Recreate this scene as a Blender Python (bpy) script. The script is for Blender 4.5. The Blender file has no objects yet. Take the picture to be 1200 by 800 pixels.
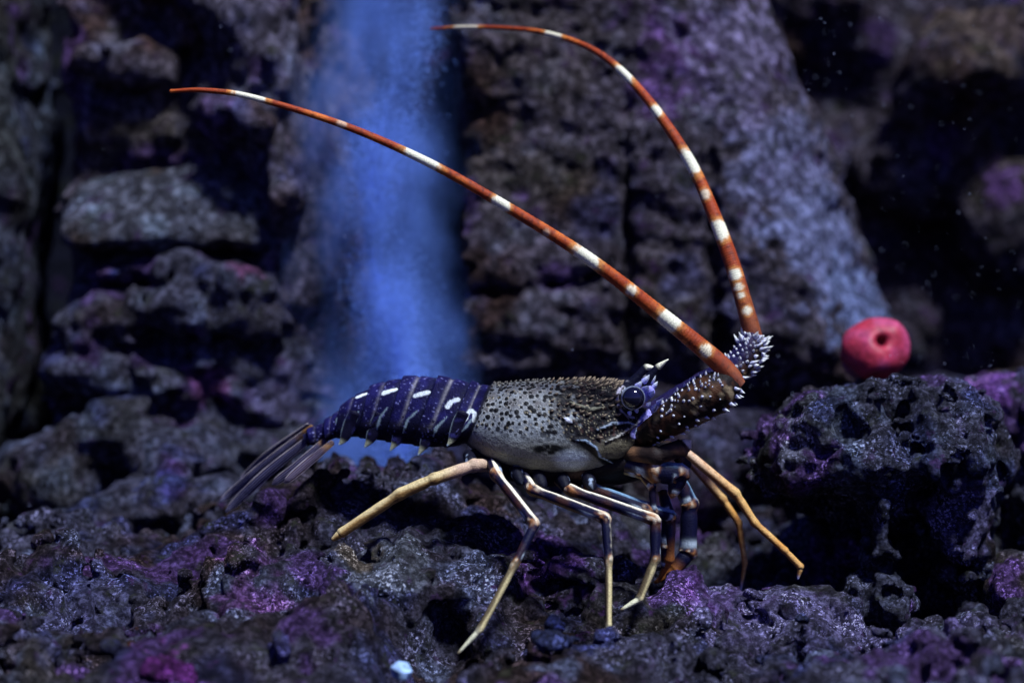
import bpy, math, random
import numpy as np
from mathutils import Vector

# ------------------------------------------------------------------ camera, light, exposure
sc = bpy.context.scene
COL = sc.collection
S = 0.00055          # metres per photograph pixel at the lobster
D = 1.23             # camera to lobster
Z0 = 0.30            # eye height above the tank floor
R = math.radians

cd = bpy.data.cameras.new('camera'); cam = bpy.data.objects.new('camera', cd); COL.objects.link(cam)
cam.location = (0, -D, Z0); cam.rotation_euler = (R(90), 0, 0)
cd.sensor_width = 36; cd.lens = 36 * D / (1200 * S)
cd.clip_start = 0.02; cd.clip_end = 60
cd.dof.use_dof = True; cd.dof.focus_distance = D - 0.025; cd.dof.aperture_fstop = 67.0 / 20.0
sc.camera = cam

SUN_DIR = Vector((0.27, -0.40, 0.875)).normalized()      # towards the sun
elev = math.asin(SUN_DIR.z); azim = math.atan2(SUN_DIR.x, SUN_DIR.y)
w = bpy.data.worlds.new('World'); sc.world = w; w.use_nodes = True
nt = w.node_tree; bg = nt.nodes['Background']
sky = nt.nodes.new('ShaderNodeTexSky'); sky.sky_type = 'NISHITA'; sky.sun_disc = False
sky.sun_elevation = elev; sky.sun_rotation = azim
tint = nt.nodes.new('ShaderNodeMix'); tint.data_type = 'RGBA'; tint.blend_type = 'MULTIPLY'
tint.inputs['Factor'].default_value = 1.0
tint.inputs[7].default_value = (0.30, 0.30, 1.0, 1)      # light filtered by water
nt.links.new(sky.outputs[0], tint.inputs[6]); nt.links.new(tint.outputs[2], bg.inputs['Color'])
bg.inputs['Strength'].default_value = 0.06

sl = bpy.data.lights.new('sun', 'SUN'); sl.energy = 5.0; sl.angle = R(9.0); sl.color = (0.78, 0.87, 1.0)
so = bpy.data.objects.new('sun', sl); COL.objects.link(so)
so.rotation_euler = SUN_DIR.to_track_quat('Z', 'Y').to_euler(); so.location = (0.6, -0.6, 2)

sc.view_settings.view_transform = 'Standard'; sc.view_settings.look = 'None'
sc.view_settings.exposure = 0.50; sc.view_settings.gamma = 1.0
sc.cycles.use_denoising = True
sc.cycles.volume_bounces = 4; sc.cycles.max_bounces = 6
sc.cycles.volume_step_rate = 2.0

# ------------------------------------------------------------------ helpers
def P(px, py, y=0.0):
    k = S * (1 + y / D)
    return np.array([(px - 600) * k, y, (400 - py) * k + Z0])
def K(y): return S * (1 + y / D)

RNG = np.random.default_rng(7)
TAB = RNG.random((64, 64, 64), dtype=np.float32).ravel() * 2 - 1
JIT = RNG.random((32 * 32 * 32, 3), dtype=np.float32)
def vn(p, f, seed=0):
    q = (p * f + np.float32(seed * 7.31 + 100)).astype(np.float32)
    i = np.floor(q); t = q - i; t = t * t * (3 - 2 * t); i = i.astype(np.int32) & 63
    j = (i + 1) & 63
    x0, x1 = i[:, 0] * 4096, j[:, 0] * 4096
    y0, y1 = i[:, 1] * 64, j[:, 1] * 64
    z0, z1 = i[:, 2], j[:, 2]
    tx, ty, tz = t[:, 0], t[:, 1], t[:, 2]
    def lx(a, b): 
        u = TAB[x0 + a + b]; return u + (TAB[x1 + a + b] - u) * tx
    c00 = lx(y0, z0); c10 = lx(y1, z0); c00 = c00 + (c10 - c00) * ty
    c01 = lx(y0, z1); c11 = lx(y1, z1); c01 = c01 + (c11 - c01) * ty
    return c00 + (c01 - c00) * tz
def fbm(p, f, o=3, seed=0, g=0.5):
    r = 0; a = 1.0
    for k in range(o):
        r = r + a * vn(p, f * 2 ** k, seed + k); a *= g
    return r
def worley(p, f, seed=0):
    q = (p * f + np.float32(seed * 3.7 + 50)).astype(np.float32)
    b = np.floor(q).astype(np.int32); fr = q - b
    d1 = np.full(len(q), 9, np.float32); d2 = d1.copy()
    for dx in (-1, 0, 1):
        for dy in (-1, 0, 1):
            for dz in (-1, 0, 1):
                c = (b + (dx, dy, dz)) & 31
                o = JIT[c[:, 0] * 1024 + c[:, 1] * 32 + c[:, 2]] + np.array((dx, dy, dz), np.float32) - fr
                d = np.einsum('ij,ij->i', o, o)
                m = d < d1
                d2 = np.where(m, d1, np.minimum(d2, d)); d1 = np.where(m, d, d1)
    return np.sqrt(d1), np.sqrt(d2)
def sstep(a, b, x):
    t = np.clip((x - a) / (b - a), 0, 1); return t * t * (3 - 2 * t)
def mixc(c, col, m):
    return c + (np.array(col, np.float32) - c) * np.clip(m, 0, 1)[:, None]

def link(o, parent=None, label=None, cat=None, group=None, kind=None):
    COL.objects.link(o)
    if parent is not None: o.parent = parent
    if label: o['label'] = label
    if cat: o['category'] = cat
    if group: o['group'] = group
    if kind: o['kind'] = kind
    return o
def empty(name, loc, label, cat, group=None):
    o = bpy.data.objects.new(name, None); o.location = loc; o.empty_display_size = 0.02
    return link(o, None, label, cat, group)
def mesh_np(name, v, quads, col=None, mat=None, smooth=True):
    v = np.asarray(v, np.float32); quads = np.asarray(quads, np.int32)
    n = quads.shape[1]
    me = bpy.data.meshes.new(name)
    me.vertices.add(len(v)); me.vertices.foreach_set('co', v.ravel())
    me.loops.add(quads.size); me.loops.foreach_set('vertex_index', quads.ravel())
    me.polygons.add(len(quads))
    me.polygons.foreach_set('loop_start', np.arange(0, quads.size, n, dtype=np.int32))
    me.polygons.foreach_set('loop_total', np.full(len(quads), n, np.int32))
    me.polygons.foreach_set('use_smooth', np.full(len(quads), smooth))
    me.update(calc_edges=True); me.validate()
    if col is not None:
        a = me.color_attributes.new('Col', 'FLOAT_COLOR', 'POINT')
        c = np.ones((len(v), 4), np.float32); c[:, :3] = col
        a.data.foreach_set('color', c.ravel())
    if mat: me.materials.append(mat)
    return me

# ------------------------------------------------------------------ materials
def new_mat(name):
    m = bpy.data.materials.new(name); m.use_nodes = True
    return m, m.node_tree, m.node_tree.nodes['Principled BSDF']
def N(nt, t, **kw):
    n = nt.nodes.new(t)
    for k, v in kw.items(): setattr(n, k, v)
    return n
def rock_material(name, fine=1.0, speck=1.0, spc=(0.26, 0.31, 0.46)):
    m, nt, bs = new_mat(name); L = nt.links.new
    tc = N(nt, 'ShaderNodeTexCoord'); at = N(nt, 'ShaderNodeAttribute', attribute_name='Col')
    def noise(scale, det, rough=0.6):
        n = N(nt, 'ShaderNodeTexNoise'); n.inputs['Scale'].default_value = scale
        n.inputs['Detail'].default_value = det; n.inputs['Roughness'].default_value = rough
        L(tc.outputs['Object'], n.inputs['Vector']); return n
    def ramp(src, stops):
        r = N(nt, 'ShaderNodeValToRGB'); e = r.color_ramp.elements
        e[0].position, e[0].color = stops[0][0], (*stops[0][1], 1)
        e[1].position, e[1].color = stops[1][0], (*stops[1][1], 1)
        for p, c in stops[2:]:
            q = e.new(p); q.color = (*c, 1)
        L(src, r.inputs[0]); return r
    def mix(a, b, fac, mode='MIX'):
        x = N(nt, 'ShaderNodeMix', data_type='RGBA', blend_type=mode)
        if isinstance(fac, float): x.inputs[0].default_value = fac
        else: L(fac, x.inputs[0])
        L(a, x.inputs[6])
        if isinstance(b, tuple): x.inputs[7].default_value = (*b, 1)
        else: L(b, x.inputs[7])
        return x.outputs[2]
    n1 = noise(190 * fine, 5, 0.7)
    c = mix(at.outputs['Color'], ramp(n1.outputs['Fac'], [(0.34, (0.05, 0.045, 0.05)), (0.50, (0.5, 0.48, 0.48)), (0.70, (2.6, 2.6, 2.7))]).outputs[0], 0.9, 'MULTIPLY')
    n2 = noise(420 * fine, 3, 0.75)
    n3 = noise(30 * fine, 4, 0.65)
    sp = N(nt, 'ShaderNodeMath', operation='MULTIPLY')
    L(ramp(n2.outputs['Fac'], [(0.54, (0, 0, 0)), (0.66, (1, 1, 1))]).outputs[0], sp.inputs[0])
    L(ramp(n3.outputs['Fac'], [(0.46, (0, 0, 0)), (0.62, (speck, speck, speck))]).outputs[0], sp.inputs[1])
    gr = mix(at.outputs['Color'], spc, 1.0, 'MULTIPLY')  # pale grains; small highlights on the rock are painted in with them
    c = mix(c, gr, sp.outputs[0])
    n4 = noise(70 * fine, 4, 0.7)                       # crusts of coralline algae and brown film
    c = mix(c, (0.09, 0.035, 0.13), ramp(n4.outputs['Fac'], [(0.60, (0, 0, 0)), (0.70, (0.55, 0.55, 0.55))]).outputs[0])
    c = mix(c, (0.05, 0.055, 0.03), ramp(n4.outputs['Fac'], [(0.30, (0.6, 0.6, 0.6)), (0.42, (0, 0, 0))]).outputs[0])
    cl = N(nt, 'ShaderNodeMix', data_type='RGBA', blend_type='DARKEN'); cl.inputs[0].default_value = 1.0; cl.inputs[7].default_value = (0.75, 0.75, 0.8, 1); L(c, cl.inputs[6])
    L(cl.outputs[2], bs.inputs['Base Color'])
    bs.inputs['Roughness'].default_value = 0.88; bs.inputs['Specular IOR Level'].default_value = 0.05
    b1 = N(nt, 'ShaderNodeBump'); b1.inputs['Strength'].default_value = 1.0; b1.inputs['Distance'].default_value = 0.0065 / fine
    vo = N(nt, 'ShaderNodeTexVoronoi'); vo.inputs['Scale'].default_value = 330 * fine
    L(tc.outputs['Object'], vo.inputs['Vector'])
    ad = N(nt, 'ShaderNodeMath', operation='MULTIPLY_ADD'); ad.inputs[1].default_value = 0.35
    nb_ = noise(300 * fine, 8, 0.78)
    L(vo.outputs['Distance'], ad.inputs[0]); L(nb_.outputs['Fac'], ad.inputs[2])
    L(ad.outputs[0], b1.inputs['Height']); L(b1.outputs[0], bs.inputs['Normal'])
    return m
M_REEF = rock_material('reef_rock_material', 1.0, 1.0, (11.0, 11.2, 12.4))
M_WALL = rock_material('wall_rock_material', 0.55, 0.7, (3.4, 3.5, 3.9))

def shell_material(name, rough=0.38, bump=0.25, scale=900, spec=0.5, coat=0.0):
    m, nt, bs = new_mat(name); L = nt.links.new
    tc = N(nt, 'ShaderNodeTexCoord'); at = N(nt, 'ShaderNodeAttribute', attribute_name='Col')
    n = N(nt, 'ShaderNodeTexNoise'); n.inputs['Scale'].default_value = scale; n.inputs['Detail'].default_value = 3
    L(tc.outputs['Object'], n.inputs['Vector'])
    r = N(nt, 'ShaderNodeValToRGB'); r.color_ramp.elements[0].position = 0.3; r.color_ramp.elements[0].color = (0.6, 0.6, 0.6, 1)
    r.color_ramp.elements[1].position = 0.7; r.color_ramp.elements[1].color = (1.3, 1.3, 1.3, 1)
    L(n.outputs['Fac'], r.inputs[0])
    x = N(nt, 'ShaderNodeMix', data_type='RGBA', blend_type='MULTIPLY'); x.inputs[0].default_value = 0.8
    L(at.outputs['Color'], x.inputs[6]); L(r.outputs[0], x.inputs[7]); L(x.outputs[2], bs.inputs['Base Color'])
    bs.inputs['Roughness'].default_value = rough; bs.inputs['Specular IOR Level'].default_value = spec
    bs.inputs['Coat Weight'].default_value = coat
    b = N(nt, 'ShaderNodeBump'); b.inputs['Strength'].default_value = bump; b.inputs['Distance'].default_value = 0.0012
    L(n.outputs['Fac'], b.inputs['Height']); L(b.outputs[0], bs.inputs['Normal'])
    return m
M_SHELL = shell_material('lobster_shell', 0.5, 0.45, 1100, 0.10)
M_ANT = shell_material('antenna_shell', 0.5, 0.4, 1400, 0.15)
M_EYE = shell_material('eye_shell', 0.08, 0.0, 900, 0.6, 0.6)
M_FLESH = shell_material('anemone_flesh', 0.5, 0.4, 260, 0.25, 0.0)
M_CRUST = shell_material('crust_material', 0.7, 0.9, 500, 0.1)

# ------------------------------------------------------------------ rocks: distance fields turned into meshes
def surfnets(F, org, h):
    s = F < 0; nx, ny, nz = F.shape
    cnt = np.zeros((nx - 1, ny - 1, nz - 1), np.int8)
    offs = [(a, b, c) for a in (0, 1) for b in (0, 1) for c in (0, 1)]
    for a, b, c in offs: cnt += s[a:nx - 1 + a, b:ny - 1 + b, c:nz - 1 + c]
    act = np.argwhere((cnt > 0) & (cnt < 8))
    idx = np.full(cnt.shape, -1, np.int32); idx[act[:, 0], act[:, 1], act[:, 2]] = np.arange(len(act))
    val = {o: F[act[:, 0] + o[0], act[:, 1] + o[1], act[:, 2] + o[2]] for o in offs}
    acc = np.zeros((len(act), 3), np.float32); num = np.zeros(len(act), np.float32)
    for o in offs:
        for ax in range(3):
            if o[ax]: continue
            o2 = list(o); o2[ax] = 1; o2 = tuple(o2)
            a, b = val[o], val[o2]; m = (a < 0) != (b < 0)
            t = np.where(m, a / np.where(m, a - b, 1), 0)
            p = np.tile(np.array(o, np.float32), (len(act), 1)); p[:, ax] = t
            acc += p * m[:, None]; num += m
    v = (act + acc / num[:, None]) * h + org
    faces = []
    for ax in range(3):
        u, w_ = [(1, 2), (2, 0), (0, 1)][ax]
        sl0 = [slice(None)] * 3; sl1 = [slice(None)] * 3
        sl0[ax] = slice(0, -1); sl1[ax] = slice(1, None)
        for k in (u, w_): sl0[k] = slice(1, -1); sl1[k] = slice(1, -1)
        A = s[tuple(sl0)]; B = s[tuple(sl1)]
        e = np.argwhere(A != B)
        if not len(e): continue
        sgn = A[e[:, 0], e[:, 1], e[:, 2]]
        e[:, u] += 1; e[:, w_] += 1
        def cell(du, dw):
            q = e.copy(); q[:, u] -= du; q[:, w_] -= dw
            return idx[q[:, 0], q[:, 1], q[:, 2]]
        q = np.stack([cell(1, 1), cell(0, 1), cell(0, 0), cell(1, 0)], 1)
        q[~sgn] = q[~sgn][:, ::-1]
        faces.append(q)
    return v.astype(np.float32), np.concatenate(faces)
def up2(F):
    for ax in range(3):
        F = np.moveaxis(F, ax, 0)
        G = np.empty((2 * F.shape[0] - 1,) + F.shape[1:], np.float32)
        G[::2] = F; G[1::2] = (F[:-1] + F[1:]) / 2
        F = np.moveaxis(G, 0, ax)
    return np.ascontiguousarray(F)
def grid_pts(org, h, shape):
    ax = [org[i] + h * np.arange(shape[i], dtype=np.float32) for i in range(3)]
    g = np.stack(np.meshgrid(*ax, indexing='ij'), -1).reshape(-1, 3)
    return g.astype(np.float32)
def normals_of(v, q):
    a = v[q[:, 2]] - v[q[:, 0]]; b = v[q[:, 3]] - v[q[:, 1]]
    fn = np.cross(a, b); n = np.zeros_like(v)
    for k in range(4):
        for c in range(3):
            n[:, c] += np.bincount(q[:, k], fn[:, c], len(v))
    return n / np.maximum(np.linalg.norm(n, axis=1, keepdims=True), 1e-12)

# primitives: all given by photo position and depth, turned to metres at that depth
def ell(px, py, y, rx, ry, ryd, rot=0):
    c = P(px, py, y).astype(np.float32); k = K(y); r = np.array([rx * k, ryd, ry * k], np.float32)
    ca, sa = math.cos(R(rot)), math.sin(R(rot))
    def f(p):
        q = p - c; x = q[:, 0] * ca + q[:, 2] * sa; z = -q[:, 0] * sa + q[:, 2] * ca
        q = np.stack([x, q[:, 1], z], 1)
        k0 = np.linalg.norm(q / r, axis=1); k1 = np.linalg.norm(q / (r * r), axis=1)
        return k0 * (k0 - 1) / np.maximum(k1, 1e-6)
    f.box = (c - r.max(), c + r.max()) if rot else (c - r, c + r)
    return f
def poly(pts, y0, y1, lean=0.0, planes=(), rnd=0.0):
    """convex outline (clockwise in the photo) as a solid from depth y0 to y1; the front leans back by lean"""
    w3 = np.array([P(a, b, y0) for a, b in pts], np.float32); zc = w3[:, 2].mean()
    edges = []
    for i in range(len(w3)):
        a, b = w3[i], w3[(i + 1) % len(w3)]
        d = b - a; n = np.array([-d[2], 0, d[0]]); n /= np.linalg.norm(n)
        edges.append((n.astype(np.float32), a))
    fn = np.array([0, -1, lean], np.float32); fn /= np.linalg.norm(fn)
    edges.append((fn, np.array([0, y0, zc], np.float32)))
    edges.append((np.array([0, 1, 0], np.float32), np.array([0, y1, 0], np.float32)))
    for pt, nn in planes:
        nn = np.array(nn, np.float32); edges.append((nn / np.linalg.norm(nn), P(*pt).astype(np.float32)))
    def f(p):
        d = np.full(len(p), -9, np.float32)
        for n, a in edges:
            e = (p - a) @ n
            if rnd > 0:
                hh = np.clip(0.5 + 0.5 * (e - d) / rnd, 0, 1); d = d + (e - d) * hh + rnd * hh * (1 - hh)
            else: d = np.maximum(d, e)
        return d
    lo = w3.min(0); hi = w3.max(0); lo[1] = y0 - abs(lean) * (hi[2] - lo[2]) / 2; hi[1] = y1
    f.box = (lo, hi)
    return f
def smin(a, b, k):
    h = np.clip(0.5 + 0.5 * (b - a) / k, 0, 1); return b + (a - b) * h - k * h * (1 - h)

STATS = []
def rock(name, label, prims, h=0.006, k=0.012, cuts=(), warp=(0.02, 9), noises=((0.010, 30), (0.005, 75)), pits=(0.0, 60),
         strata=0.0, vdisp=0.0012, nod=0.0, tone=(1, 1, 1), patches=(), seed=0, mat=None, fun=None, box=None, kind=None,
         cat='rock', group=None, algae=0.0):
    pad = 0.02 + warp[0]
    if box is None:
        lo = np.min([p.box[0] for p in prims], 0) - pad; hi = np.max([p.box[1] for p in prims], 0) + pad
    else: lo, hi = np.array(box[0]), np.array(box[1])
    lo = lo.astype(np.float32)
    H = 2 * h; shp = [int(math.ceil((hi[i] - lo[i]) / H)) + 1 for i in range(3)]
    p = grid_pts(lo, H, shp)
    wp = p + warp[0] * np.stack([vn(p, warp[1], seed + 11), vn(p, warp[1], seed + 12), vn(p, warp[1], seed + 13)], 1) if warp[0] else p
    d = fun(wp) if fun else None
    for f in prims:
        e = f(wp); d = e if d is None else smin(d, e, k)
    for f in cuts: d = -smin(-d, f(wp), k * 0.7)
    F = up2(d.reshape(shp).astype(np.float32))
    amp = sum(n[0] for n in noises) + pits[0] + strata
    idx = np.flatnonzero(np.abs(F.ravel()) < amp * 1.6 + 2 * h)
    sh = F.shape
    q = np.stack(np.unravel_index(idx, sh), 1).astype(np.float32) * h + lo
    add = 0
    wear = 0.45 + 0.55 * sstep(-.35, .45, vn(q, 11, seed + 60))
    for i, (a, f) in enumerate(noises):
        n = vn(q, f, seed + i) * (wear if i else 1)
        add = add + a * (n if i != 1 else (0.6 - 1.6 * np.abs(n)))
    if pits[0]:
        n = vn(q + 0.006 * vn(q, 90, seed + 5)[:, None], pits[1], seed + 20)
        add = add + pits[0] * sstep(0.12, 0.5, n) * wear
    if strata:
        zz = q[:, 2] + 0.25 * q[:, 0] + 0.02 * vn(q, 14, seed + 8)
        add = add + strata * (vn(np.stack([q[:, 0] * 0.12, q[:, 1] * 0.12, zz], 1), 62, seed + 21))
    Ff = F.ravel(); Ff[idx] += add.astype(np.float32); F = Ff.reshape(sh)
    F[0] = F[-1] = 1e-3 * 5; F[:, 0] = F[:, -1] = 5e-3; F[:, :, 0] = F[:, :, -1] = 5e-3
    v, fq = surfnets(F, lo, h)
    n = normals_of(v, fq)
    disp = vdisp * (fbm(v, 130, 3, seed + 31) + 0.4)
    if nod: 
        d1, _ = worley(v, 70, seed); disp = disp + nod * (0.5 - d1)
    v = v + n * disp[:, None]
    # pigment: rock tone, encrusting algae, patches
    a = fbm(v, 14, 3, seed + 41); b = fbm(v, 40, 3, seed + 42); g = fbm(v, 9, 2, seed + 43)
    c = np.tile(np.array((0.056, 0.054, 0.070), np.float32), (len(v), 1))
    c = mixc(c, (0.034, 0.022, 0.018), sstep(-0.1, 0.9, a))
    c = mixc(c, (0.10, 0.115, 0.155), sstep(0.2, 1.0, b) * 0.8)
    c = mixc(c, (0.045, 0.043, 0.028), sstep(0.2, 0.9, g) * 0.6)
    c = mixc(c, (0.03, 0.035, 0.085), sstep(.25, .9, fbm(v, 30, 3, seed + 47)) * .7)
    c = c * np.array(tone, np.float32)
    al = fbm(v, 22, 3, seed + 44)
    c = mixc(c, (0.085, 0.042, 0.14), sstep(0.62 - algae, .80 - algae, al) * 0.75)
    for (px, py, y, r, pc, st) in patches:
        dd = np.linalg.norm((v - P(px, py, y)) * np.array([1, 0.6, 1]), axis=1) / (r * K(y))
        c = mixc(c, pc, st * sstep(.92, 0.62, dd + 0.4 * fbm(v, 45, 2, seed + 45) + 0.35 * fbm(v, 150, 2, seed + 46)))
    base = np.array([v[:, 0].mean(), v[:, 1].mean(), v[:, 2].min()], np.float32)
    me = mesh_np(name, v - base, fq, np.clip(c, 0.004, 0.9), mat or M_REEF)
    o = bpy.data.objects.new(name, me); o.location = base
    STATS.append((name, len(v)))
    return link(o, None, label, None if kind else cat, group, kind)

PURPLE = (0.15, 0.06, 0.24); MAGENTA = (0.24, 0.06, 0.27); BLUE = (0.06, 0.08, 0.30); MAUVE = (0.14, 0.12, 0.23)
TAN = (0.13, 0.10, 0.07); GREY = (0.13, 0.14, 0.16)

# tank floor and back
def plane_obj(name, v, col, kind='structure'):
    me = mesh_np(name, v, [[0, 1, 2, 3]], np.tile(np.array(col, np.float32), (4, 1)), M_WALL, False)
    return link(bpy.data.objects.new(name, me), kind=kind)
plane_obj('ground', [(-6, -4, 0), (6, -4, 0), (6, 4, 0), (-6, 4, 0)], (0.03, 0.03, 0.035))
plane_obj('tank_back_wall', [(-6, 1.25, -0.1), (6, 1.25, -0.1), (6, 1.25, 3), (-6, 1.25, 3)], (0.010, 0.011, 0.02))

# reef bed: heights through known points (photo position, depth)
ctrl = [(0, 800, -.22), (300, 810, -.22), (600, 815, -.22), (900, 815, -.22), (1200, 815, -.22),
        (0, 860, -.34), (600, 860, -.34), (1200, 860, -.34),
        (60, 745, -.10), (200, 740, -.10), (330, 735, -.10), (440, 715, -.11), (536, 782, -.10), (560, 770, -.11), (515, 792, -.13), (555, 795, -.14), (620, 772, -.10), (708, 756, -.088), (800, 765, -.10), (900, 775, -.10), (1000, 785, -.09), (1100, 755, -.09), (1190, 735, -.09),
        (392, 634, -.035), (470, 645, -.05), (430, 690, -.09), (728, 716, -.058), (780, 715, -.04), (840, 722, -.03), (900, 738, -.03), (560, 640, -.03), (640, 650, -.02), (300, 640, 0), (180, 655, 0), (60, 680, 0),
        (775, 682, 0), (690, 640, .03), (620, 600, .05), (560, 585, .06), (470, 575, .07), (390, 570, .07), (330, 605, .06), (420, 615, .02), (330, 640, .02), (540, 700, -.06), (560, 690, -.04), (230, 620, .1), (120, 640, .1), (0, 650, .1),
        (470, 550, .11), (390, 534, .11), (430, 536, .11), (560, 566, .12), (680, 590, .14), (780, 640, .12), (860, 700, .1), (950, 720, .08), (1060, 740, .05), (1180, 700, .05),
        (380, 600, .26), (480, 620, .26), (700, 560, .26), (860, 600, .26), (1000, 640, .26), (1180, 640, .26), (100, 640, .26), (260, 620, .26),
        (100, 700, .5), (600, 700, .5), (1100, 700, .5)]
CW = np.array([P(*c) for c in ctrl], np.float32)
def bed(p):
    num = np.zeros(len(p), np.float32); den = num.copy()
    for x, y, z in CW:
        wgt = 1 / (((p[:, 0] - x) ** 2 + (p[:, 1] - y) ** 2) + 2e-4) ** 1.7
        num += wgt * z; den += wgt
    return (p[:, 2] - num / den) * 0.75
rock('reef_bed', None, [], h=0.0029, warp=(0.010, 22), noises=((0.017, 17), (0.011, 50), (0.005, 130), (0.0025, 260)), pits=(0.012, 75), vdisp=0.0016, nod=0.0015,
     fun=bed, cuts=[ell(522, 735, -.07, 34, 48, .03), ell(440, 588, .03, 100, 24, .04), ell(300, 628, .03, 45, 22, .03), ell(985, 792, -.11, 60, 22, .03), ell(640, 690, -.035, 45, 32, .03), ell(235, 722, -.08, 32, 18, .03), ell(380, 760, -.12, 26, 16, .02), ell(110, 780, -.16, 40, 16, .03), ell(850, 660, .06, 60, 34, .05)], k=0.012, box=((-0.58, -0.36, 0.015), (0.58, 0.42, 0.275)), seed=3, kind='structure', algae=0.13,
     tone=(0.9, 0.88, 1.0),
     patches=[(640, 640, 0, 60, PURPLE, .7), (830, 702, -.02, 40, PURPLE, .7), (880, 725, -.03, 80, MAUVE, .6), (300, 700, -.05, 60, (0.13, 0.05, 0.16), .7),
              (195, 785, -.16, 45, MAGENTA, 1), (440, 660, -.05, 60, GREY, .7), (330, 760, -.12, 40, MAUVE, .8),
              (980, 755, -.05, 80, MAUVE, .6), (1120, 740, -.08, 80, MAUVE, .6), (690, 740, -.1, 50, BLUE, .35), (90, 720, -.05, 80, (0.1, 0.1, .2), .5), (420, 640, -.04, 30, TAN, .9)])

# porous boulder on the right, standing on two stubs over a hollow
rock('boulder', 'large porous grey boulder under the red anemone, hollow underneath', 
     [ell(1025, 525, .07, 140, 88, .08), ell(925, 545, .06, 58, 58, .05), ell(1105, 530, .07, 62, 88, .07), ell(1130, 610, .06, 38, 100, .05), ell(1038, 615, .03, 30, 75, .03, 8),
      ell(1045, 660, .17, 140, 90, .05), ell(1025, 490, .20, 48, 42, .04), ell(1030, 695, .02, 40, 40, .04)],
     cuts=[ell(950, 625, .03, 72, 50, .07), ell(1090, 600, .0, 30, 50, .05), ell(1005, 505, -.005, 20, 18, .03), ell(1075, 480, .0, 28, 16, .03)],
     h=0.0026, k=0.012, warp=(0.010, 25), noises=((0.008, 30), (0.007, 65), (0.005, 130), (0.0025, 260)), pits=(0.017, 85), vdisp=0.0015, nod=0.002, seed=17, algae=0.05,
     tone=(0.85, 0.88, 0.98), patches=[(1130, 480, .05, 50, MAUVE, .6), (930, 520, 0, 45, GREY, .7), (1130, 620, .0, 60, MAUVE, .5)])
rock('boulder', 'rough reef boulder with purple crust at the right end of the reef',
     [ell(1200, 470, .22, 75, 45, .05), ell(1225, 580, .18, 42, 110, .05), ell(1200, 700, .03, 45, 65, .05)],
     h=0.003, seed=23, warp=(0.012, 25), noises=((0.010, 30), (0.007, 62), (0.004, 130)), pits=(0.012, 80), nod=0.002, algae=0.2,
     patches=[(1165, 440, .19, 50, PURPLE, 1), (1160, 450, .17, 28, (.22, .12, .42), .8)])

# back: slanted slab in the middle
rock('rock_slab', 'tall leaning rock slab with a slanted edge coloured pale as if lit behind the long antennae',
     [poly([(530, -60), (905, -60), (1020, 190), (1082, 390), (1030, 480), (545, 480)], .30, .62, lean=0.10,
           planes=[((865, 120, .30), (0.66, -0.60, 0.26)), ((700, 415, .30), (0, -0.80, -0.55))], rnd=0.015)],
     h=0.0042, warp=(0.007, 12), noises=((0.006, 12), (0.0025, 52), (0.0025, 120)), pits=(0.003, 62), strata=0.005, vdisp=0.0025, seed=31, mat=M_WALL,
     cuts=[ell(735, 260, .295, 7, 200, .02, 2), ell(842, 300, .30, 6, 150, .02, 4), ell(640, 330, .30, 90, 8, .02, 6)],
     tone=(1.6, 1.36, 1.30), patches=[(800, 70, .3, 70, (0.15, 0.07, 0.22), .8), (930, 200, .33, 100, (0.22, 0.22, 0.36), .9), (970, 290, .33, 90, (0.24, 0.26, 0.44), .9), (1020, 350, .35, 70, (.22, .27, .48), .9), (880, 60, .3, 100, (.24, .20, .32), .9), (640, 60, .3, 90, TAN, .3)])  # pale lilac patches colour in the light that falls on the slanted edge
rock('rock', 'dark brownish rock face behind the pale slanted slab edge',
     [poly([(860, -60), (1600, -60), (1600, 520), (980, 520)], .62, .85, lean=0.05), ell(1170, 60, .56, 120, 60, .06, 20), ell(1110, 180, .60, 90, 70, .05), ell(1200, 260, .58, 70, 90, .06)],
     h=0.007, warp=(0.03, 9), noises=((0.014, 14), (0.007, 40), (0.004, 90)), pits=(0.007, 45), vdisp=0.002, seed=37, mat=M_WALL, tone=(1.5, 1.25, 1.2),
     patches=[(1150, 50, .55, 80, (0.12, .085, .06), .8), (1185, 215, .55, 30, PURPLE, .7)])
rock('rock', 'low dark rock filling the gap below the leaning slab',
     [ell(690, 535, .33, 240, 90, .08), ell(940, 540, .36, 150, 95, .08), ell(1120, 560, .38, 140, 120, .07)],
     h=0.007, seed=41, mat=M_WALL, noises=((0.014, 20), (0.008, 45)), pits=(0.008, 45), tone=(1.1, 1.05, 1.3))
# back: left stack
rock('rock', 'narrow upright rock left of the dark crevice',
     [poly([(-400, -60), (48, -60), (25, 220), (38, 420), (22, 620), (-400, 640)], .33, .5, lean=0.05, rnd=0.02)],
     h=0.006, seed=47, mat=M_WALL, noises=((0.010, 22), (0.007, 48), (0.004, 100)), pits=(0.01, 40), tone=(1.1, 1.2, 1.25), patches=[(60, 60, .34, 40, (.1, .1, .25), .5)])
rock('rock', 'recessed dark rock above the flat-topped ledge boulder',
     [poly([(70, -60), (330, -60), (330, 260), (60, 260)], .36, .66, lean=0.12), ell(190, -15, .42, 130, 24, .08, -4), ell(150, 70, .36, 80, 40, .03), ell(150, 150, .36, 80, 30, .02)],
     h=0.005, seed=53, mat=M_WALL, noises=((0.012, 22), (0.010, 45), (0.004, 90)), pits=(0.012, 40), tone=(2.4, 2.05, 1.95), patches=[(210, 40, .48, 30, PURPLE, .7), (120, 165, .42, 55, (.075, .028, .02), .8), (250, 5, .36, 80, TAN, .4)])
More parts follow.
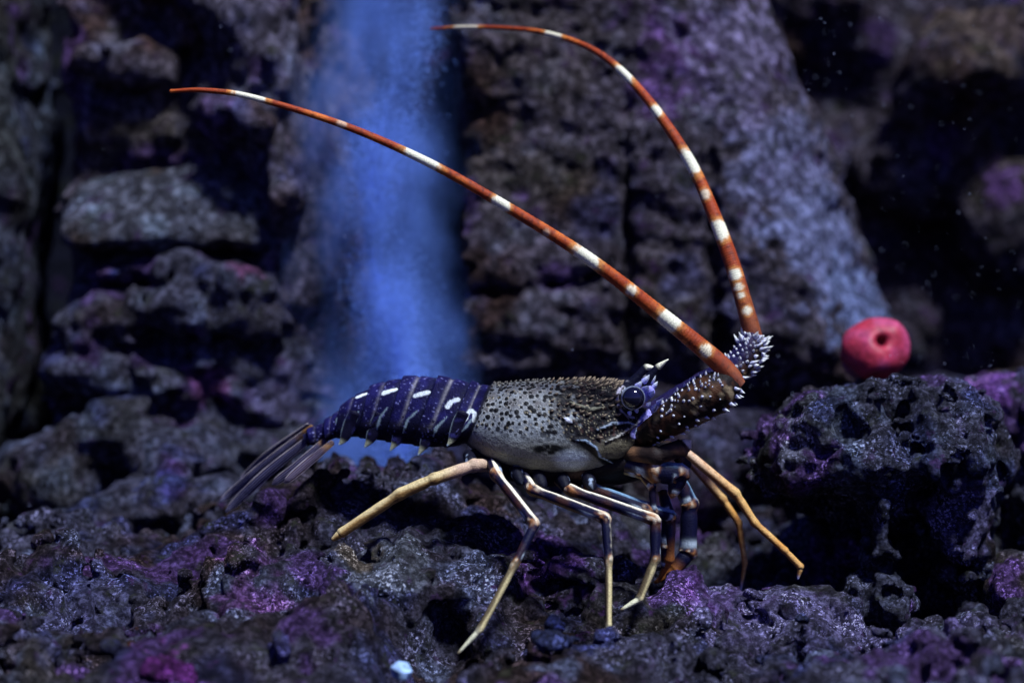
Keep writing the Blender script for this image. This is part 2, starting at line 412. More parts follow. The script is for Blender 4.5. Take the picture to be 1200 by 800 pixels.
rock('ledge_boulder', 'smooth grey-green flat-topped boulder jutting from the stacked rocks',
     [poly([(58, 205), (130, 186), (268, 186), (316, 230), (338, 298), (66, 300)], .30, .5, lean=0.8, rnd=0.03)],
     h=0.005, seed=59, mat=M_WALL, warp=(0.008, 14), noises=((0.004, 20), (0.0025, 48), (0.0015, 110)), pits=(0.004, 55), vdisp=0.001, tone=(2.0, 2.1, 2.0))
rock('rock', 'knobbly upright rock between the ledge boulder and the bubble curtain',
     [poly([(200, -60), (385, -60), (400, 300), (405, 480), (300, 480), (230, 200)], .335, .5, lean=0.08, rnd=0.02), ell(285, 60, .37, 75, 110, .07, 20), ell(320, 200, .37, 55, 130, .09, 14), ell(345, 330, .37, 52, 140, .08, 10), ell(255, 140, .32, 60, 34, .05, -30), ell(300, 150, .31, 45, 28, .04, -30),
      ell(330, 240, .31, 40, 40, .04), ell(345, 100, .38, 40, 120, .08)],
     h=0.0055, seed=61, mat=M_WALL, noises=((0.012, 20), (0.007, 45), (0.004, 95)), pits=(0.009, 50), nod=0.003, tone=(2.3, 2.05, 2.05),
     patches=[(245, 150, .30, 50, (0.15, 0.09, 0.2), .8), (215, 45, .4, 40, PURPLE, .5)])
lum = [(170, 320, .33, 90, 20, .06, -4), (215, 310, .31, 45, 22, .05, 0), (270, 335, .30, 55, 22, .05, -10), (290, 375, .30, 60, 26, .05, -25), (215, 365, .30, 45, 28, .05, 0), (130, 380, .32, 55, 35, .06, 0),
       (270, 425, .31, 65, 24, .05, -20), (120, 440, .31, 70, 40, .06, 0), (200, 450, .30, 60, 22, .05, -30), (300, 470, .32, 80, 22, .06, -22), (350, 430, .34, 40, 45, .06, 0)]
rock('rock_stack', 'layered lumpy rocks stacked under the ledge boulder',
     [poly([(70, 270), (340, 270), (405, 490), (55, 490)], .305, .55, lean=0.12)] + [ell(*e) for e in [(a, b, y - .004, c_, d_, dp * .62, r_) for a, b, y, c_, d_, dp, r_ in lum]],
     h=0.005, k=0.010, seed=67, mat=M_WALL, warp=(0.012, 20), noises=((0.008, 22), (0.006, 50), (0.0035, 105)), pits=(0.006, 55), nod=0.002, tone=(1.55, 1.55, 1.7),
     patches=[(290, 295, .28, 30, (.22, .07, .16), .8), (135, 320, .28, 22, BLUE, .7), (245, 460, .28, 35, (.22, .07, .2), .7), (340, 480, .3, 60, MAUVE, .5)])
lum = [(130, 510, .29, 90, 45, .06, 0), (60, 560, .27, 60, 60, .06, 0), (220, 540, .27, 70, 40, .06, -10), (320, 530, .29, 70, 40, .06, 0), (170, 600, .22, 90, 45, .06, 0), (270, 595, .20, 60, 35, .05, 0), (60, 640, .18, 80, 50, .06, 0)]
rock('rock_stack', 'dark rough rocks at the foot of the stack, behind the tail fan',
     [poly([(40, 470), (410, 460), (410, 640), (20, 660)], .275, .5, lean=0.35)] + [ell(*e) for e in [(a, b, y, c_, d_, dp * .8, r_) for a, b, y, c_, d_, dp, r_ in lum]],
     h=0.005, k=0.015, seed=71, mat=M_WALL, warp=(0.014, 20), noises=((0.012, 20), (0.008, 50), (0.004, 105)), pits=(0.009, 55), nod=0.002, tone=(1.35, 1.4, 1.6),
     patches=[(200, 570, .2, 35, BLUE, .5), (225, 580, .2, 25, BLUE, .5)])
rock('rock', 'dark rock wall behind the rising bubbles',
     [poly([(300, -80), (640, -80), (640, 640), (300, 640)], .62, .8, lean=0.02)],
     h=0.009, seed=73, mat=M_WALL, noises=((0.02, 15), (0.012, 35)), tone=(0.35, 0.35, 0.5))

# ------------------------------------------------------------------ bubble plume
PYD = .285
def plume():
    # tube following the rise of the bubbles, depth .40
    st = [(-80, 445, 95), (60, 448, 92), (170, 455, 88), (270, 462, 90), (345, 458, 92), (420, 462, 88), (500, 466, 90), (600, 468, 92)]
    v = []; n = 32
    for py, px, r in st:
        for k in range(n):
            a = 2 * math.pi * k / n; c = P(px, py, PYD)
            v.append((c[0] + math.cos(a) * r * 1.45 * K(PYD), PYD + math.sin(a) * 0.085, c[2]))
    q = [[j * n + k, (j + 1) * n + k, (j + 1) * n + (k + 1) % n, j * n + (k + 1) % n][::1] for j in range(len(st) - 1) for k in range(n)]
    me = mesh_np('bubble_plume', v, q)
    import bmesh
    bm = bmesh.new(); bm.from_mesh(me); bmesh.ops.holes_fill(bm, edges=bm.edges, sides=0); bmesh.ops.recalc_face_normals(bm, faces=bm.faces); bm.to_mesh(me); bm.free()
    m = bpy.data.materials.new('blue_lit_mist'); m.use_nodes = True; nt = m.node_tree; nt.nodes.clear(); L = nt.links.new
    out = N(nt, 'ShaderNodeOutputMaterial'); pv = N(nt, 'ShaderNodeVolumePrincipled')
    pv.inputs['Color'].default_value = (0.24, 0.42, 0.998, 1); pv.inputs['Anisotropy'].default_value = -0.2  # blue light on the bubbles is put into the scatter colour
    tc = N(nt, 'ShaderNodeTexCoord')
    sep = N(nt, 'ShaderNodeSeparateXYZ'); L(tc.outputs['Object'], sep.inputs[0])
    cc = P(460, 400, PYD)
    mp = N(nt, 'ShaderNodeMapping'); mp.inputs['Scale'].default_value = (1, 1, 0.5); L(tc.outputs['Object'], mp.inputs['Vector'])
    n1 = N(nt, 'ShaderNodeTexNoise'); n1.inputs['Scale'].default_value = 15; n1.inputs['Detail'].default_value = 6; L(mp.outputs[0], n1.inputs['Vector'])
    # radial fall-off, edge pushed about by the noise
    def math_(op, a, b=None, c=None):
        x = N(nt, 'ShaderNodeMath', operation=op)
        for i, q_ in enumerate((a, b, c)):
            if q_ is None: continue
            if isinstance(q_, (int, float)): x.inputs[i].default_value = q_
            else: L(q_, x.inputs[i])
        return x.outputs[0]
    dx = math_('MULTIPLY_ADD', sep.outputs[0], 1 / (86 * K(PYD)), -cc[0] / (86 * K(PYD)))
    dx = math_('MULTIPLY_ADD', math_('SUBTRACT', sep.outputs[2], float(cc[2])), 0.55, dx)
    dy = math_('MULTIPLY_ADD', sep.outputs[1], 1 / 0.06, -PYD / 0.06)
    r = math_('SQRT', math_('ADD', math_('MULTIPLY', dx, dx), math_('MULTIPLY', dy, dy)))
    r = math_('MULTIPLY_ADD', math_('SUBTRACT', n1.outputs['Fac'], 0.5), 2.9, r)
    ramp = N(nt, 'ShaderNodeMapRange'); ramp.interpolation_type = 'SMOOTHSTEP'
    ramp.inputs['From Min'].default_value = 1.22; ramp.inputs['From Max'].default_value = -0.55
    ramp.inputs['To Min'].default_value = 0.0; ramp.inputs['To Max'].default_value = 13.0
    L(r, ramp.inputs['Value'])
    n2 = N(nt, 'ShaderNodeTexNoise'); n2.inputs['Scale'].default_value = 34; n2.inputs['Detail'].default_value = 3; L(mp.outputs[0], n2.inputs['Vector'])
    wisp = N(nt, 'ShaderNodeMapRange'); wisp.inputs['From Min'].default_value = 0.40; wisp.inputs['From Max'].default_value = 0.62; wisp.inputs['To Min'].default_value = 0.25; wisp.inputs['To Max'].default_value = 1.9
    L(n2.outputs['Fac'], wisp.inputs['Value']); L(math_('MULTIPLY', ramp.outputs[0], wisp.outputs[0]), pv.inputs['Density']); L(pv.outputs[0], out.inputs['Volume'])
    me.materials.append(m)
    pl = link(bpy.data.objects.new('bubble_plume', me), None, 'soft column of fine rising bubbles behind the lobster, coloured as if lit blue', 'bubbles', kind='stuff')
    # the bubbles themselves, in wisps
    r = np.random.default_rng(12); n_ = 170000
    py_ = r.uniform(-60, 600, n_); ph = r.uniform(0, 2 * np.pi, n_); rr = np.abs(r.normal(0, .42, n_))
    px_ = 452 + (py_ - 300) * .03 + 18 * np.sin(py_ / 70 + 1) + np.cos(ph) * rr * 66; yv_ = PYD + np.sin(ph) * rr * .05
    k_ = S * (1 + yv_ / D); pos_ = np.stack([(px_ - 600) * k_, yv_, (400 - py_) * k_ + Z0], 1).astype(np.float32)
    wv = fbm(pos_ * np.array((1, 1, .42), np.float32), 24, 4, 5)
    keep = pos_[(r.random(n_) < sstep(-.30, .80, wv - .05 + .9 * np.exp(-((py_ - 350) / 55) ** 2 - ((px_ - 435) / 60) ** 2)) * .55) & (rr < 1.25)]
    ov = np.array([(1, 0, 0), (-1, 0, 0), (0, 1, 0), (0, -1, 0), (0, 0, 1), (0, 0, -1)], np.float32)
    of = np.array([(0, 2, 4), (2, 1, 4), (1, 3, 4), (3, 0, 4), (2, 0, 5), (1, 2, 5), (3, 1, 5), (0, 3, 5)])
    sz = r.uniform(.00022, .00065, len(keep)).astype(np.float32)
    V = (keep[:, None] + ov[None] * sz[:, None, None]).reshape(-1, 3); Q = (of[None] + 6 * np.arange(len(keep))[:, None, None]).reshape(-1, 3)
    bmesh_ = mesh_np('bubble', V, Q, None, M_BUB); link(bpy.data.objects.new('bubble', bmesh_), pl, kind='stuff')
    print('BUBBLES', len(keep))
M_BUB, nt_, bs_ = new_mat('blue_lit_bubble'); bs_.inputs['Base Color'].default_value = (0.24, 0.42, 0.99, 1); bs_.inputs['Roughness'].default_value = 0.3  # white bubbles tinted blue, the blue light is in their base colour
plume()

# ------------------------------------------------------------------ lobster
def catmull(pts, n):
    pts = np.asarray(pts, float); m = len(pts)
    e = np.vstack([2 * pts[0] - pts[1], pts, 2 * pts[-1] - pts[-2]])
    t = np.linspace(0, m - 1, n); i = np.minimum(t.astype(int), m - 2); f = (t - i)[:, None]
    p0, p1, p2, p3 = e[i], e[i + 1], e[i + 2], e[i + 3]
    return 0.5 * (2 * p1 + (p2 - p0) * f + (2 * p0 - 5 * p1 + 4 * p2 - p3) * f ** 2 + (3 * p1 - p0 - 3 * p2 + p3) * f ** 3)
def yaxis(px): return np.where(px < 600, (600 - px) * 0.00020, 0.0)
def segd(x, y, pts):
    d = np.full(len(x), 1e9)
    for (a, b), (c, e) in zip(pts[:-1], pts[1:]):
        vx, vy = c - a, e - b; t = np.clip(((x - a) * vx + (y - b) * vy) / (vx * vx + vy * vy + 1e-9), 0, 1)
        d = np.minimum(d, np.hypot(x - a - t * vx, y - b - t * vy))
    return d
def segw(x, y, pts):
    """distance to a line, grown towards its ends so that marks taper off"""
    L_ = [math.dist(a, b) for a, b in zip(pts[:-1], pts[1:])]; tot = sum(L_) + 1e-9; d = np.full(len(x), 1e9); acc = 0
    for (a, b), (c, e), l in zip(pts[:-1], pts[1:], L_):
        vx, vy = c - a, e - b; t = np.clip(((x - a) * vx + (y - b) * vy) / (vx * vx + vy * vy + 1e-9), 0, 1)
        k_ = (acc + t * l) / tot
        d = np.minimum(d, np.hypot(x - a - t * vx, y - b - t * vy) / (.30 + .70 * np.sin(np.pi * np.clip(k_, .02, .98)))); acc += l
    return d
def grid_faces(nu, nv, close=True):
    i, j = np.meshgrid(np.arange(nu - 1), np.arange(nv if close else nv - 1), indexing='ij'); j2 = (j + 1) % nv
    return np.stack([i * nv + j, i * nv + j2, (i + 1) * nv + j2, (i + 1) * nv + j], -1).reshape(-1, 4)
LOB = empty('spiny_lobster', P(620, 640, 0), 'blue and beige spiny lobster with long banded antennae standing on the reef', 'lobster')
LB = np.array(LOB.location, np.float32)
def part(name, v, q, col, mat=M_SHELL, parent=None, label=None, kind=None):
    me = mesh_np(name, np.asarray(v, np.float32) - LB, q, col, mat)
    o = bpy.data.objects.new(name, me)
    o = link(o, parent or LOB, label, kind=kind); return o

prof = [(344, 512, 352, 529, 12), (374, 496, 376, 521, 18), (392, 481, 388, 518, 25), (412, 465, 403, 516, 31), (438, 452, 423, 517, 36), (466, 444, 446, 520, 41), (501, 442, 474, 523, 45), (540, 446, 508, 526, 47), (563, 451, 534, 524, 47),
        (577, 451, 548, 522, 51), (592, 449, 568, 539, 55), (615, 447, 602, 550, 58), (650, 446, 642, 557, 59), (690, 446, 682, 557, 56), (715, 448, 713, 550, 50), (735, 453, 736, 537, 42), (750, 464, 752, 521, 32), (758, 476, 760, 510, 20), (764, 486, 765, 500, 5)]
NU, NV = 470, 260
pr = catmull(prof, NU)
th = np.linspace(0, 2 * np.pi, NV, endpoint=False)
ca, sa = np.cos(th), np.sin(th)
ce = np.sign(ca) * np.abs(ca) ** 0.92; se = np.sign(sa) * np.abs(sa) ** 0.78
se = se * (1 - 0.10 * ce)                       # belly a little wider than the back
top, bot, wd = pr[:, 0:2], pr[:, 2:4], pr[:, 4]
mid = (top + bot) / 2; hv = (top - bot) / 2
PX = mid[:, None, 0] + hv[:, None, 0] * ce; PY = mid[:, None, 1] + hv[:, None, 1] * ce
YY = yaxis(mid[:, 0])[:, None] - wd[:, None] * S * se
U = np.repeat(top[:, 0:1], NV, 1); T = np.repeat((np.minimum(th, 2 * np.pi - th) / np.pi)[None], NU, 0)
px, py, yy, u, t = (a.ravel() for a in (PX, PY, YY, U, T))
pos = np.stack([(px - 600) * S, yy, (400 - py) * S + Z0], 1).astype(np.float32)
q = grid_faces(NU, NV)
nrm = normals_of(pos, q)
if (nrm[:, 2] * (t < 0.2)).sum() < 0: q = q[:, ::-1]; nrm = -nrm
pw = np.stack([px, yy / S, py], 1).astype(np.float32)         # body coordinates in photo pixels
f1, f2 = worley(pw, 1 / 9.0, 4); g1, g2 = worley(pw, 1 / 4.5, 9)
def surface_spots(mask, gap, seed):
    r = np.random.default_rng(seed); cand = r.permutation(np.flatnonzero(mask))[:9000]; got = np.zeros((0, 3), np.float32)
    for i in cand:
        if not len(got) or (((got - pw[i]) ** 2).sum(1) > gap * gap).all(): got = np.vstack([got, pw[i]])
    sz = r.uniform(.45, 1.3, len(got)); d = np.full(len(pw), 99, np.float32); idx = np.flatnonzero(mask)
    for b in np.array_split(idx, 24):
        dm = ((pw[b][:, None] - got[None]) ** 2).sum(-1); k_ = dm.argmin(1); d[b] = np.sqrt(dm[np.arange(len(b)), k_]) / sz[k_]
    return d
sd = surface_spots((u > 574) & (py < 520), 5.2, 3)
f1 = sd / 6.0
car = sstep(572, 578, u + 0.0 * py)
edge = np.abs(u - 575)
# --- abdomen plates
B = np.array([350, 372, 392, 428, 468, 510, 550, 576.])
k = np.clip(np.searchsorted(B, u) - 1, 0, len(B) - 2); fr = np.clip((u - B[k]) / (B[k + 1] - B[k]), 0, 1)
disp = np.where(u < 576, 4.2 * (1 - fr) ** 0.7 * sstep(0, 0.07, fr) - 1.5, 0)
groove = np.exp(-((fr - 0.50 + 0.1 * t) / 0.05) ** 2) * (u < 576) * (t < .62)
disp -= 1.6 * groove
disp = np.where(t > 0.72, disp * 0.4 - 1.0, disp)
plr = (u < 560) * sstep(.56, .66, t) * sstep(.86, .78, t)       # pleura: bulging side flaps
disp += plr * 3.5 * np.exp(-((fr - 0.35) / 0.22) ** 2)
# --- carapace
spine_zone = sstep(512, 492, py - 0.10 * (px - 560)) * car
dark_front = sstep(634, 658, px + 0.4 * (475 - py) * (py > 475) - 0.9 * np.clip(470 - py, 0, 40) + 6 * vn(pw, .15, 12)) * sstep(530, 516, py)
disp += car * 1.5 * np.exp(-((u - 580) / 4) ** 2)               # rear rim
disp += spine_zone * 1.0 * np.clip(0.46 - f1, 0, 1) / 0.46
disp += spine_zone * 0.9 * np.clip(0.4 - g1, 0, 1)
ridges = [([(665, 470), (690, 478), (706, 476)], 4.0, 2.6), ([(697, 501), (715, 494), (733, 493), (742, 497)], 3.2, 3.0), ([(706, 514), (722, 508), (738, 497), (750, 490)], 3.2, 3.4),
          ([(672, 512), (684, 513), (695, 520), (700, 530), (716, 540)], 3.6, 2.0), ([(722, 462), (724, 478), (733, 490)], 3.0, 3.4), ([(724, 460), (734, 452), (748, 455)], 3.0, 3.2), ([(660, 488), (668, 492)], 5.0, 3.0)]
for pts, wdt, am in ridges: disp += car * am * np.exp(-(segw(px, py, pts) / wdt) ** 2)
lobe = np.exp(-(((px - 716) / 22) ** 2 + ((py - 523) / 11) ** 2) ** 2) * car
disp += lobe * 4
orb = np.exp(-(np.hypot(px - 742, py - 467) / 18) ** 6); disp -= 9 * orb
disp += car * 0.35 * vn(pw, 0.35, 3)
pos2 = pos + nrm * (disp * S)[:, None]
# --- pigment
n8 = vn(pw, 0.12, 5); n4 = vn(pw, 0.3, 6)
c = np.tile(np.array((0.27, 0.29, 0.30), np.float32), (len(px), 1))
c = mixc(c, (0.10, 0.105, 0.115), 0.5 + 0.5 * n8)
seen = np.flatnonzero(nrm[:, 1] < 0)
pa3 = np.stack([px, np.abs(yy - yaxis(px)) / S, py], 1)
def seg3(pts):
    Q3 = [pa3[seen[np.argmin(np.hypot(px[seen] - a, py[seen] - b))]] for a, b in pts]; d = np.full(len(px), 1e9)
    for a, b in zip(Q3[:-1], Q3[1:]):
        vv = b - a; tt = np.clip(((pa3 - a) @ vv) / (vv @ vv + 1e-9), 0, 1); d = np.minimum(d, np.linalg.norm(pa3 - a - tt[:, None] * vv, axis=1) * (1 + .5 * np.abs(tt - .4)))
    return d
low = sstep(500, 520, py - 0.05 * (px - 560))
c = mixc(c, (0.17, 0.165, 0.135), low * 0.85)
c = mixc(c, (0.03, 0.028, 0.03), sstep(.36, .22, g1) * (0.55 - .15 * low))
c = mixc(c, (0.10, 0.075, 0.055), sstep(500, 462, py) * (.45 + .4 * n8))
topd = .10 * sstep(488, 455, py) + .06 * sstep(600, 660, px)
c = mixc(c, (0.004, 0.003, 0.005), sstep(.50, .38, f1 - topd + 0.09 * n4 + .06 * n8) * spine_zone * 1.1)
c = mixc(c, (0.5, 0.5, 0.46), sstep(.46, .54, f1) * sstep(.72, .58, f1) * spine_zone * .45)
c = mixc(c, (0.005, 0.0035, 0.005), dark_front * sstep(-.9, -.1, n8 + 0.35 * n4 + 0.6 * (px > 680)) * .985)
c = mixc(c, (0.08, 0.036, 0.028), dark_front * sstep(.45, .9, n4) * .7)
c = mixc(c, (0.34, 0.28, 0.22), dark_front * sstep(.26, .17, g1) * sstep(470, 455, py) * .6)
h1, h2 = worley(pw, 1 / 3.2, 21)
c = mixc(c, (0.40, 0.33, 0.20), sstep(.30, .20, h1) * spine_zone * sstep(.1, .5, vn(pw, .2, 22) + .5 * dark_front) * .8)
c = mixc(c, (0.004, 0.0035, 0.004), sstep(1.1, .6, np.hypot((px - 642) / 24, (py - 523) / 7)) * sstep(-.6, .0, n4 + .3) * car)
c = mixc(c, (0.50, 0.58, 0.66), sstep(26, 10, np.hypot(px - 668, (py - 536) * 1.6)) * .6 * car)
c = mixc(c, (0.004, 0.003, 0.004), sstep(7, 3.5, segd(px, py, [(682, 516), (696, 526), (708, 538), (730, 541)])) * car)
c = mixc(c, (0.095, 0.08, 0.05), lobe * .95)
c = mixc(c, (0.004, 0.0035, 0.008), orb)
for i, (pts, wdt, am) in enumerate(ridges):
    c = mixc(c, [(0.16, .15, .10), (0.36, 0.42, 0.50), (0.45, 0.42, 0.36), (0.36, 0.46, .58), (0.34, .27, .28), (0.5, .52, .6), (.8, .8, .9)][i], sstep(wdt * .60, wdt * .10, segw(px, py, pts) + 1.2 * n4) * car * sstep(-.9, -.1, n4 + .6 * vn(pw, .5, 15)))
rimd = np.abs(np.hypot(px - 741, py - 467) - 20)
c = mixc(c, (0.40, 0.36, 0.42), sstep(2.2, .8, rimd + .5 * n4) * (px < 742) * car * .9)
c = mixc(c, (0.40, 0.36, 0.78), sstep(7, 4.0, segd(px, py, [(742, 506), (752, 492), (762, 484)])) * car)
c = mixc(c, (0.55, 0.62, 0.8), sstep(4, 2, segd(px, py, [(744, 502), (749, 520)])) * car)
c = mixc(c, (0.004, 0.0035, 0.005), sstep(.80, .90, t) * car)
# abdomen colours
ab = 1 - car
a_c = np.tile(np.array((0.007, 0.0055, 0.040), np.float32), (len(px), 1))
a_c = mixc(a_c, (0.016, 0.014, 0.09), sstep(-.2, .7, n8) * .8)
a_c = mixc(a_c, (0.30, 0.30, 0.62), sstep(.28, .17, g1) * sstep(.66, .5, t) * sstep(-.5, .6, n4) * .8)
a_c = mixc(a_c, (0.26, 0.24, 0.24), groove * .9 * sstep(.02, .1, t) * (0.25 + .75 * sstep(420, 520, u)) * (.75 + .4 * n4))
a_c = mixc(a_c, (0.008, 0.008, 0.03), sstep(.80, 1.0, fr) * .85 + sstep(.07, .0, fr) * .9)
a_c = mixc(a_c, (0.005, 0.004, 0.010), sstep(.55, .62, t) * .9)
a_c = mixc(a_c, (0.12, 0.12, 0.30), plr * sstep(.3, .1, g1) * .8)
for pts in ([(525, 487), (513, 500), (509, 510)], [(490, 480), (478, 492), (473, 507)], [(453, 478), (445, 489), (440, 505)], [(417, 483), (413, 494), (410, 505)], [(392, 488), (388, 498)], [(556, 486), (548, 498), (540, 506)]):
    a_c = mixc(a_c, (0.24, 0.31, 0.33), sstep(2.2, 0.6, segw(px, py, pts) + .9 * n4) * .9)
    a_c = mixc(a_c, (0.006, 0.006, 0.02), sstep(5, 2, segd(px - 6, py - 2, pts)) * .8)
for pts in ([(415, 467), (426, 461)], [(448, 462), (462, 456)], [(487, 464), (502, 459)], [(525, 476), (530, 470), (537, 467)], [(545, 492), (552, 480), (557, 483), (556, 491)], [(394, 478), (399, 474)]):
    a_c = mixc(a_c, (0.80, 0.84, 0.80), sstep(3.6, 2.4, seg3(pts) + 1.1 * n4))
c = c * car[:, None] + a_c * ab[:, None]
c = mixc(c, (0.006, 0.005, 0.01), np.exp(-((u - 574) / 2.2) ** 2) * .9)
body = part('body', pos2, q, np.clip(c, 0.004, .95), M_SHELL, label='beige black-spotted carapace and dark blue ringed tail')

# small spines over the carapace
def cones(items):
    V, Q, C = [], [], []; n = 7; b = 0
    for base, d, r, ln, c0, c1, bend in items:
        d = d / np.linalg.norm(d); a = np.cross(d, (0.3, 1, 0.2)); a /= np.linalg.norm(a); e = np.cross(d, a)
        for j, (f, rr) in enumerate(((-.25, 1.05), (.25, .82), (.65, .48), (1.0, .06))):
            ctr = base + d * ln * f + np.asarray(bend) * (max(f, 0) ** 2) * ln
            for k in range(n):
                an = 2 * math.pi * k / n; V.append(ctr + (a * math.cos(an) + e * math.sin(an)) * r * rr)
                tt = min(max((f - .1) / .55, 0), 1); C.append(np.array(c0) * (1 - tt) + np.array(c1) * tt)
        for j in range(3):
            for k in range(n): Q.append([b + j * n + k, b + j * n + (k + 1) % n, b + (j + 1) * n + (k + 1) % n, b + (j + 1) * n + k])
        b += 4 * n
    return np.array(V), np.array(Q), np.array(C)
rnd = random.Random(5)
cand = np.flatnonzero((car > .9) & (spine_zone > .35) & (px < 735) & (orb < .05) & (f1 < .12) & ((py < 458) | ((px > 640) & (py < 486)) | (RNG.random(len(px)) < .02)))
rnd_idx = RNG.permutation(cand); chosen = []; items = []
for i in rnd_idx:
    if all(np.hypot(pw[i, 0] - pw[j, 0], np.hypot(pw[i, 1] - pw[j, 1], pw[i, 2] - pw[j, 2])) > 6.5 for j in chosen):
        chosen.append(i); fwd = sstep(600, 720, px[i])
        items.append((pos2[i], nrm[i] + np.array((0.9 + .5 * fwd, rnd.uniform(-.3, .3), rnd.uniform(-.2, .4))), S * (1.3 + 0.9 * fwd), S * (2.2 + 4.0 * fwd), (0.02, .014, .014), (.30, .22, .14) if fwd > .3 else (.18, .16, .13), (0, 0, .15)))
    if len(chosen) > 320: break
part('carapace_spines', *cones(items), kind='stuff')

# generic jointed limb: list of (px, py, y, radius_px); colours by function of (station, angle)
def tube(chain, n=18, per=14, flat=1.0, knob=0.22, ref=(0, 1, 0), smooth=False, sharp=None):
    ch = np.array([list(P(a, b, y)) + [r * K(y)] for a, b, y, r in chain])
    if smooth:
        ch = catmull(ch, smooth); st = np.linspace(0, len(chain) - 1, smooth); rad = ch[:, 3].copy(); pts = ch[:, :3]
    else:
        pts, rad, st = [], [], []
        for s in range(len(ch) - 1):
            fs = np.concatenate([[0, .04, .09], np.linspace(.15, .85, per - 6), [.91, .96]]) if knob else np.linspace(0, 1, per, endpoint=False)
            for f in fs:
                pts.append(ch[s, :3] * (1 - f) + ch[s + 1, :3] * f)
                kb = knob * (math.exp(-(f / .07) ** 2) * (s > 0) + math.exp(-((1 - f) / .08) ** 2) * (s < len(ch) - 2)) - 0.10 * math.exp(-((f - .17) / .09) ** 2) * (knob > 0)
                rad.append((ch[s, 3] * (1 - f) + ch[s + 1, 3] * f) * (1 + kb)); st.append(s + f)
        pts.append(ch[-1, :3]); rad.append(ch[-1, 3]); st.append(len(ch) - 1)
        pts, rad, st = np.array(pts), np.array(rad), np.array(st)
        for _ in range(2):
            p2 = pts.copy(); p2[1:-1] = .25 * pts[:-2] + .5 * pts[1:-1] + .25 * pts[2:]; pts = p2
    tg = np.gradient(pts, axis=0); tg /= np.linalg.norm(tg, axis=1, keepdims=True)
    a = np.cross(tg, ref); a /= np.linalg.norm(a, axis=1, keepdims=True); b = np.cross(a, tg)
    an = np.linspace(0, 2 * np.pi, n, endpoint=False)
    v = pts[:, None] + (a[:, None] * np.cos(an)[None, :, None] + b[:, None] * np.sin(an)[None, :, None] * flat) * rad[:, None, None]
    m = len(pts); V = v.reshape(-1, 3); q = grid_faces(m, n)
    q = np.vstack([q]);  caps = [[j, (j + 1) % n, n // 2 + 0, n // 2] for j in ()]
    dirs = (a[:, None] * np.cos(an)[None, :, None] + b[:, None] * np.sin(an)[None, :, None]).reshape(-1, 3)
    # close the ends with a collapsed ring
    V = np.vstack([V, np.repeat(pts[:1] - tg[:1] * rad[0] * .3, n, 0), np.repeat(pts[-1:] + tg[-1:] * rad[-1] * .8, n, 0)])
    k = np.arange(n); k2 = (k + 1) % n
    q = np.vstack([q, np.stack([m * n + k, m * n + k2, k2, k], 1), np.stack([(m - 1) * n + k, (m - 1) * n + k2, (m + 1) * n + k2, (m + 1) * n + k], 1)])
    dirs = np.vstack([dirs, np.repeat(-tg[:1], n, 0), np.repeat(tg[-1:], n, 0)])
    ST = np.concatenate([np.repeat(st, n), np.full(n, st[0]), np.full(n, st[-1])])
    q = q[:, ::-1]
    return V.astype(np.float32), q, ST, dirs.astype(np.float32)
LIGHTDIR = np.array((0.55, -0.15, 0.82))
